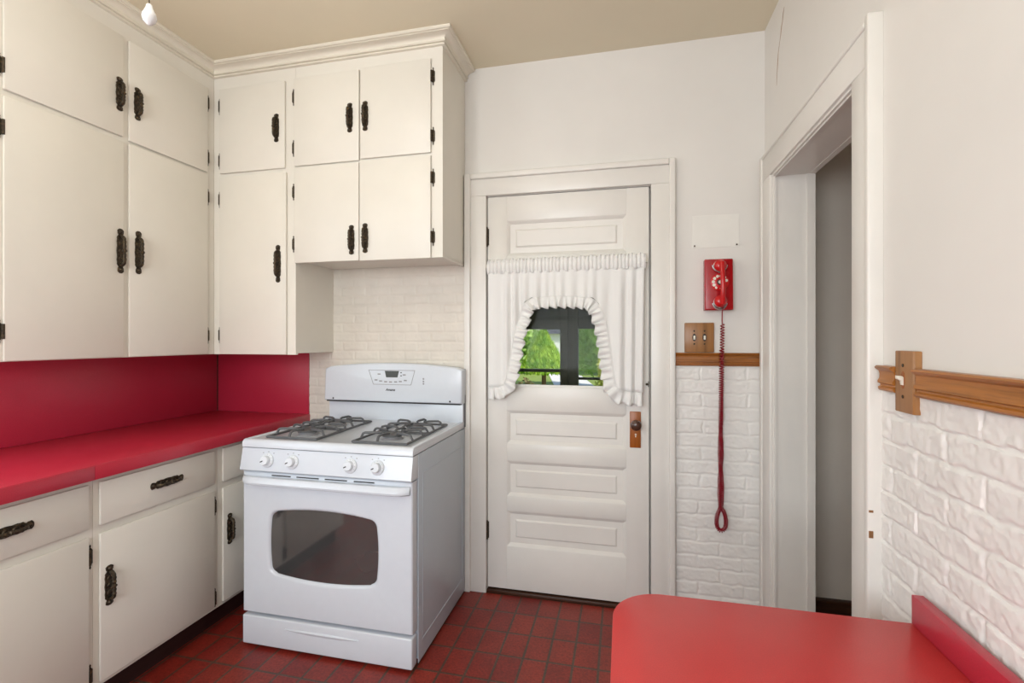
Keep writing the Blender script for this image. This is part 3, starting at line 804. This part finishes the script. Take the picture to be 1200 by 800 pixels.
# ------------------------------------------------------------------ table (red, against the right wall)
tb = thing('breakfast_table', 'red laminate table with one rounded corner against the white brick wall', 'table', (2.68,-1.8,0))
TX0, TX1, TY0, TY1, TZ = 2.3555, 2.996, -2.02, -1.222, .712
def rcorner(cx, cy, r, a0, a1, n=14): return [(cx+r*math.cos(a0+(a1-a0)*i/n), cy+r*math.sin(a0+(a1-a0)*i/n)) for i in range(n+1)]
r = .115
poly = [(TX1,TY1)] + rcorner(TX0+r, TY1-r, r, PI/2, PI) + rcorner(TX0+r, TY0+r, r, PI, 1.5*PI) + [(TX1,TY0)]
part(MB().prism(poly, 'z', TZ-.035, TZ, .0015, 2), 'tabletop', M['redlit'], tb)
part(MB().box(2.975, 2.997, TY0, TY1-.002, TZ+.0003, TZ+.062, .0012), 'backsplash_ledge', M['red'], tb)
lg = MB(); lg.lathe([(.19,0), (.19,.012), (.05,.03), (.034,.05), (.034,.66), (.09,.676), (.09,.6768)], (2.68,-1.62,.0003), n=28)
part(lg, 'pedestal', M['alu'], tb)

# ------------------------------------------------------------------ wall phone
ph = thing('wall_telephone', 'red rotary wall telephone with coiled cord beside the back door', 'telephone', (2.806,0,1.449))
pm = MB(); pm.prism([(0,1.4495), (-.050,1.4495), (-.055,1.455), (-.046,1.682), (-.040,1.686), (0,1.686)], 'x', 2.7455, 2.8670, .004, 3)
part(pm, 'phone_body', M['phone'], ph)
dc = Vector((2.8085,-.0515,1.577))
dl = part(MB().lathe([(.040,0), (.040,.004), (.036,.007), (.012,.008), (.0115,.011), (0,.0115)], dc, (0,-1,.03), 36), 'finger_wheel', M['handset'], ph)
for i in range(10):
    a = PI*.08 + i*2*PI/11.2
    nb_ = MB().lathe([(.0068,0), (.0068,.0012), (0,.0014)], dc+Vector((math.cos(a)*.0285,-.0068,math.sin(a)*.0285)), (0,-1,0), 12)
    part(nb_, 'number_button', M['cream'], dl)
part(MB().lathe([(.013,0), (.013,.0015), (.010,.0016), (0,.0018)], dc+Vector((0,-.010,0)), (0,-1,0), 20), 'dial_ring', M['black'], dl)
part(MB().lathe([(.0075,0), (.0075,.003), (0,.0035)], dc+Vector((0,-.0105,0)), (0,-1,0), 20), 'dial_centre', M['cream'], dl)
for zc, sgn, rr in ((1.653,1,.030), (1.487,-1,.029)):
    cr = MB()
    arc = [(2.808+rr*math.cos(a), -.058, zc+.004*sgn-rr*math.sin(a)) for a in [PI*.02+PI*.96*i/20 for i in range(21)]]
    cr.tube(arc, .0048, 8)
    cr.box(2.808-.004, 2.808+.004, -.058, -.046, zc-rr-.003, zc-rr+.012); cr.lathe([(.026,0), (.026,.012), (.022,.014), (0,.014)], (2.808,-.046,zc), (0,-1,0), 20)
    part(cr, 'cradle_ring', M['alu'], ph)
hs = MB()
for zc in (1.650, 1.488): hs.lathe([(.019,0), (.026,.004), (.027,.014), (.022,.022), (.012,.027), (0,.028)], (2.807,-.068,zc), (0,-1,0), 26)
n = 22; pts = []; rad = []
for i in range(n+1):
    t = i/n; z = 1.672-(1.672-1.468)*t
    bow = (1-(2*t-1)**2); pts.append((2.811+.003*t, -.088-.020*bow, z)); rad.append(.0105+.0035*(1-bow) if 0<i<n else .006)
hs.tube(pts, rad, 12)
hset = part(hs, 'handset', M['handset'], ph)
# coiled cord: down, round the loop and back up
cpts = [(2.8195,-.080,1.470), (2.820,-.050,1.440), (2.8215,-.040,1.412), (2.8225,-.036,1.385)]
path_ = []
def strand(zs, x0f, sgn): 
    out = []
    for z in zs:
        tw = max(0, min(1, (1.0-z)/.25)); k = (1.0-z)*16
        out.append(Vector((x0f(z)+sgn*(.0055*tw*math.cos(k)), -.034+sgn*(.0065*tw*math.sin(k)-(.0075*(1-tw))), z)))
    return out
xf = lambda z: 2.8225 + (2.8165-2.8225)*min(1, max(0, (1.385-z)/.5))
zs = [1.385-(1.385-.535)*i/160 for i in range(161)]
A = strand(zs, xf, 1); B = strand(zs[::-1], xf, -1)
loop = [Vector((2.8185+.0245*math.sin(a)*(.35+.65*math.sin(a/2)), -.034, .484+.052*math.cos(a)*1.0)) for a in [PI*2*i/40 for i in range(3, 38)]]
cent = A + [Vector((p.x, p.y, p.z)) for p in loop] + B[:140]
def coil(center, turns_at):
    # centre polyline -> dense helix
    out = []; ph_ = 0
    P_ = center; seg = []
    for a, b in zip(P_, P_[1:]):
        Ls = (b-a).length; m_ = max(2, int(Ls/.0011)); 
        for q in range(m_): seg.append((a.lerp(b, q/m_), (b-a).normalized(), Ls/m_))
    for p, dd, dl_ in seg:
        pitch = turns_at(p); ph_ += 2*PI*dl_/pitch
        u = Vector((0,1,0)); u = (u-dd*u.dot(dd)).normalized(); w_ = dd.cross(u)
        out.append(p + (u*math.cos(ph_)+w_*math.sin(ph_))*.0080)
    return out
hel = coil(cent, lambda p: .0125 if p.z > 1.25 else (.0125 + (.0068-.0125)*min(1, (1.25-p.z)/.35)))
part(MB().tube([Vector(q) for q in cpts]+hel, .0026, 5), 'coiled_cord', M['cord'], ph, label='dark red coiled cord doubled into a hanging loop')

# pale sheet with two nails
sh = thing('wall_sheet', 'blank whitish sheet on the wall just above the red telephone', 'sheet', (2.80,0,1.7465))
part(MB().box(2.696, 2.902, -.0016, -.0002, 1.7465, 1.8985, .0006, 1), 'sheet', M['paper'], sh)
for x in (2.706, 2.891): part(MB().lathe([(.0015,0), (.0015,.007), (.004,.0075), (.004,.009), (0,.0095)], (x,-.0012,1.7555), (0,-1,0), 10), 'nail', M['bronze'], sh)

# double switch on back wall
sw = thing('light_switch', 'square wooden double switch plate resting above the wood rail by the door', 'light switch', (2.727,0,1.2535))
pl = MB(); pl.box(2.6610, 2.7930, -.010, -.0003, 1.2535, 1.3935, .004, 2)
pl_o = part(pl, 'switch_plate', M['woodz'], sw)
for x in (2.7045, 2.7500):
    part(MB().prism([(x+.0085*math.cos(2*PI*i/20), 1.324+.0175*math.sin(2*PI*i/20)) for i in range(20)], 'y', -.0106, -.008), 'switch_slot', M['black'], sw)
    part(MB().box(x-.0045, x+.0045, -.022, -.0100, 1.3130, 1.3330, .0022, 2), 'toggle', M['cream'], sw)
    for z in (1.2935, 1.3545): part(MB().lathe([(.0042,0), (.0042,.001), (0,.0016)], (x,-.0098,z), (0,-1,0), 12), 'screw', M['bronze'], sw)
# single switch on right wall
sr = thing('light_switch', 'narrow upright wooden switch plate between two lengths of rail on the brick wall', 'light switch', (RX,-1.153,1.150))
SXF = 2.9960
poly = [(RX-.0005,-1.1155), (SXF+.003,-1.1158), (SXF,-1.1185), (SXF,-1.1870), (SXF+.003,-1.1905), (RX-.0005,-1.1915)]
part(MB().prism(poly, 'z', 1.1500, 1.2900, .0022, 2), 'switch_plate', M['woodz'], sr)
part(MB().prism([(-1.1495+.0075*math.cos(2*PI*i/20), 1.224+.020*math.sin(2*PI*i/20)) for i in range(20)], 'x', SXF-.0006, SXF+.001), 'switch_slot', M['lockwood'], sr)
tg = MB(); tg.prism([(SXF,1.2120), (SXF-.004,1.2130), (SXF-.005,1.2220), (SXF-.014,1.2270), (SXF-.014,1.2340), (SXF-.003,1.2330), (SXF,1.2300)], 'y', -1.1540, -1.1450, .0018, 2)
part(tg, 'toggle', M['cream'], sr)
for z in (1.186, 1.257): part(MB().lathe([(.004,0), (.004,.001), (0,.0016)], (SXF,-1.1495,z), (-1,0,0), 12), 'screw', M['bronze'], sr)
crk = [(-.2739,2.6586), (-.262,2.640), (-.2526,2.6137), (-.240,2.600), (-.2308,2.5749), (-.215,2.55), (-.1973,2.5169), (-.193,2.49), (-.1858,2.4587), (-.180,2.43), (-.1743,2.3926)]
part(MB().tube([(RX-.0002,y,z) for y, z in crk], [.0006,.0016,.0012,.0016,.0014,.0008,.0010,.0016,.0012,.0010,.0005], 6), 'crack', M['woodz'], bpy.data.objects['wall_right'])
for (y, z, w_, h_) in ((-1.0335,.826,.004,.009), (-1.0335,.884,.003,.003)):
    part(MB().box(XC-.004, XC+.006, y-.0008, y+.001, z-h_, z+h_, .0006, 1), 'chipped_paint', M['woodz'], bpy.data.objects['trim_6'])
# torn green scrap and hairline crack high on the right wall
tag(part(MB().prism([(-.955,2.268),(-.966,2.270),(-.968,2.245),(-.961,2.232),(-.957,2.243)], 'x', RX-.0012, RX+.0004), 'paper_scrap', plain('green_paper', lin(60,170,90), .5)), 'tiny green paper scrap stuck high on the wall above the doorway', 'scrap')

# ------------------------------------------------------------------ ceiling lamp with pull cord
lp = thing('ceiling_lamp', 'porcelain pull hanging on a cord from the ceiling lamp, top left', 'lamp', (1.30,-1.50,CZ))
part(MB().lathe([(.075,0), (.075,-.012), (.055,-.03), (.05,-.045), (0,-.045)], (1.30,-1.56,CZ-.0005), n=32), 'lamp_base', M['porc'], lp)
part(MB().tube([(1.2872,-1.50,CZ-.02), (1.2872,-1.50,2.09)], .0011, 6), 'pull_cord', M['bronze'], lp)
part(MB().lathe([(0,0), (.0045,.001), (.0065,.003), (.0125,.009), (.0152,.017), (.0145,.024), (.0103,.033), (.0070,.041), (.0065,.046), (.0045,.0485), (0,.0495)], (1.2872,-1.50,2.058), n=24), 'pull_knob', M['porc'], lp, label='white pear-shaped porcelain pull')

# ------------------------------------------------------------------ outside: porch, garden
pf = thing('porch_frame', 'dark grey porch posts, beam and rails seen through the door window', 'porch', (1.97,1.2,-.1))
part(MB().box(.2, 1.917, 1.2, 1.3, 1.392, 2.5), 'beam', M['porch'], pf)
part(MB().box(2.0455, 3.6, 1.26, 1.34, 1.395, 2.5), 'beam', M['porch'], pf)
part(MB().box(1.9175, 1.975, 1.16, 1.3, -.1, 2.5, .004), 'post', M['porch'], pf)
part(MB().box(1.9755, 2.0455, 1.20, 1.3, -.1, 2.5, .004), 'post', M['porch'], pf)
part(MB().box(.2, 1.917, 1.21, 1.25, 1.064, 1.088, .003), 'rail', M['porch'], pf)
part(MB().box(2.046, 3.6, 1.24, 1.28, 1.008, 1.026, .003), 'rail', M['porch'], pf)
part(MB().box(.2, 3.6, .16, 1.3, -.18, -.1), 'porch_floor', M['porch'], pf)
part(MB().box(.2, 3.6, .16, 1.5, 2.5, 2.6), 'porch_roof', M['porch'], pf)
part(MB().box(.1, .2, .16, 1.3, -.1, 2.6), 'side_wall', M['porch'], pf)
part(MB().box(3.6, 3.7, .16, 1.3, -.1, 2.6), 'side_wall', M['porch'], pf)
GZ = -.45
gnd = struct(MB().box(-40, 30, 1.6, 70, GZ-.2, GZ), 'ground', M['grass'])
def pathpoly():
    return [(.45,12.0),(1.95,12.0),(-.55,24.5),(-2.05,24.5)]
struct(MB().prism([(.30,13.2),(1.78,13.2),(-.55,26.0),(-2.15,26.0)], 'z', GZ, GZ+.02), 'path', M['path'])
def foliage(kind, cx, cy, z0, hgt, rad, n, size):
    vs, fs = [], []
    for i in range(n):
        if kind == 'cone':
            t = random.random()**1.5; r_ = rad*(1-t)*(.75+.35*random.random()) + .03; a = random.random()*2*PI
            p = Vector((cx+r_*math.cos(a), cy+r_*math.sin(a), z0+t*hgt))
        else:
            d_ = Vector((random.gauss(0,1), random.gauss(0,1), random.gauss(0,1))).normalized()
            k_ = (.6+.4*random.random())*(1+.18*math.sin(5*d_.x+3*d_.z+cx))
            p = Vector((cx+d_.x*rad*k_, cy+d_.y*rad*k_, z0+hgt/2+d_.z*hgt/2*k_))
        u = Vector((random.gauss(0,1), random.gauss(0,1), random.gauss(0,1))).normalized()
        if kind == 'cone': u = (u*.6+Vector((0,0,1))).normalized()
        w_ = u.orthogonal().normalized(); w_ = (w_*math.cos(i)+u.cross(w_)*math.sin(i)); s_ = size*(.6+.8*random.random())
        b0 = len(vs); vs += [p-u*s_, p+w_*s_*.4, p+u*s_, p-w_*s_*.4]; fs.append((b0,b0+1,b0+2,b0+3))
    return MB().faces(vs, fs)
def shrub(name, label, cat, mat, kind, x, y, hgt, rad, n, size, z0=.0, group=None):
    t = thing(name, label, cat, (x,y,GZ), group)
    part(foliage(kind, x, y, GZ+z0, hgt, rad, n, size), 'foliage', M[mat], t)
    part(MB().tube([(x,y,GZ), (x+.03,y,GZ+z0+hgt*.45), (x,y,GZ+z0+hgt*.8)], [rad*.09+.02, rad*.06+.015, .01], 8), 'trunk', M['bark'], t)
shrub('conifer', 'bright green cone-shaped conifer through the left of the door window', 'tree', 'conifer', 'cone', .34, 10.0, 1.10, .56, 3800, .075, .92)
shrub('tree', 'leafy mid-green tree right of the porch post', 'tree', 'tree', 'ball', 1.75, 14.0, 4.2, 1.4, 5200, .14, .3)
shrub('shrub', 'pale yellow-green bush low at the right of the door window', 'bush', 'bushy', 'ball', 2.16, 8.0, 1.5, .40, 2600, .06)
shrub('shrub', 'brownish thin brush below the left porch rail', 'bush', 'brush', 'ball', .48, 7.6, 1.00, .46, 1700, .05, -.1)
shrub('tree', 'dark green tree behind the conifer, far left', 'tree', 'tree', 'ball', -2.3, 22.0, 1.9, 1.3, 2600, .18, .2)
shrub('tree', 'tall distant tree filling the gap at right', 'tree', 'tree', 'ball', 3.4, 22.0, 5.5, 2.4, 5000, .22, .2)
hs_ = thing('neighbouring_house', 'small white house with a dark roof far beyond the conifer', 'house', (-1.2,34,GZ))
part(MB().box(-3.2, 1.8, 34, 38, GZ, 1.7), 'wall', M['housew'], hs_)
part(MB().prism([(33.6,1.7), (38.4,1.7), (36,3.1)], 'x', -3.5, 2.1), 'roof', M['roofd'], hs_)

# ------------------------------------------------------------------ lights
def area(name, loc, rot, sx, sy, e, col):
    l = bpy.data.lights.new(name, 'AREA'); l.shape = 'RECTANGLE'; l.size = sx; l.size_y = sy; l.energy = e; l.color = col
    o = bpy.data.objects.new(name, l); COL.objects.link(o); o.location = loc; o.rotation_euler = rot; return o
area('window_daylight_left', (-.16,-1.97,1.65), (0,-PI/2,0), 1.15, 1.25, 17, (.87,.95,1))
area('window_daylight_rear', (1.55,YR-.16,1.6), (PI/2,0,0), 2.0, 1.4, 74, (.90,.96,1))
pl_ = bpy.data.lights.new('ceiling_lamp_bulb', 'POINT'); pl_.energy = 9; pl_.shadow_soft_size = .09; pl_.color = (1,.96,.90)
po = bpy.data.objects.new('ceiling_lamp_bulb', pl_); COL.objects.link(po); po.location = (1.30,-1.62,2.55)
hl = bpy.data.lights.new('hall_fill_light', 'POINT'); hl.energy = 3.6; hl.shadow_soft_size = .08; hl.color = (1,.90,.80)  # unseen fill light added to brighten the hall; no fixture there
ho = bpy.data.objects.new('hall_fill_light', hl); COL.objects.link(ho); ho.location = (3.9,-2.1,1.35)
sun = bpy.data.lights.new('sun', 'SUN'); sun.energy = 4.0; sun.angle = .01; sun.color = (1,.96,.88)
so = bpy.data.objects.new('sun', sun); COL.objects.link(so); so.rotation_euler = Vector((-.55,.45,-.75)).to_track_quat('-Z','Y').to_euler()
wd = bpy.data.worlds.new('world'); S.world = wd; wd.use_nodes = True
nt = wd.node_tree; bgn = nt.nodes['Background']
sk = nt.nodes.new('ShaderNodeTexSky'); sk.sky_type = 'NISHITA'; sk.sun_disc = False; sk.sun_elevation = math.radians(48); sk.sun_rotation = math.radians(140)
nt.links.new(sk.outputs['Color'], bgn.inputs['Color']); bgn.inputs['Strength'].default_value = .16

# ------------------------------------------------------------------ camera
cd = bpy.data.cameras.new('camera'); cam = bpy.data.objects.new('camera', cd); COL.objects.link(cam)
F = 561.66; yaw = .22804
cd.sensor_fit = 'HORIZONTAL'; cd.sensor_width = 36; cd.lens = F/1200*36
cd.shift_y = (397.06-400)/1200
cd.clip_start = .05; cd.clip_end = 300
cam.location = (2.3778, -2.4093, 1.3169); cam.rotation_euler = (PI/2, 0, yaw)
S.camera = cam
S.view_settings.view_transform = 'Standard'; S.view_settings.look = 'None'; S.view_settings.gamma = 1
S.view_settings.use_curve_mapping = False
S.view_settings.exposure = 0.0
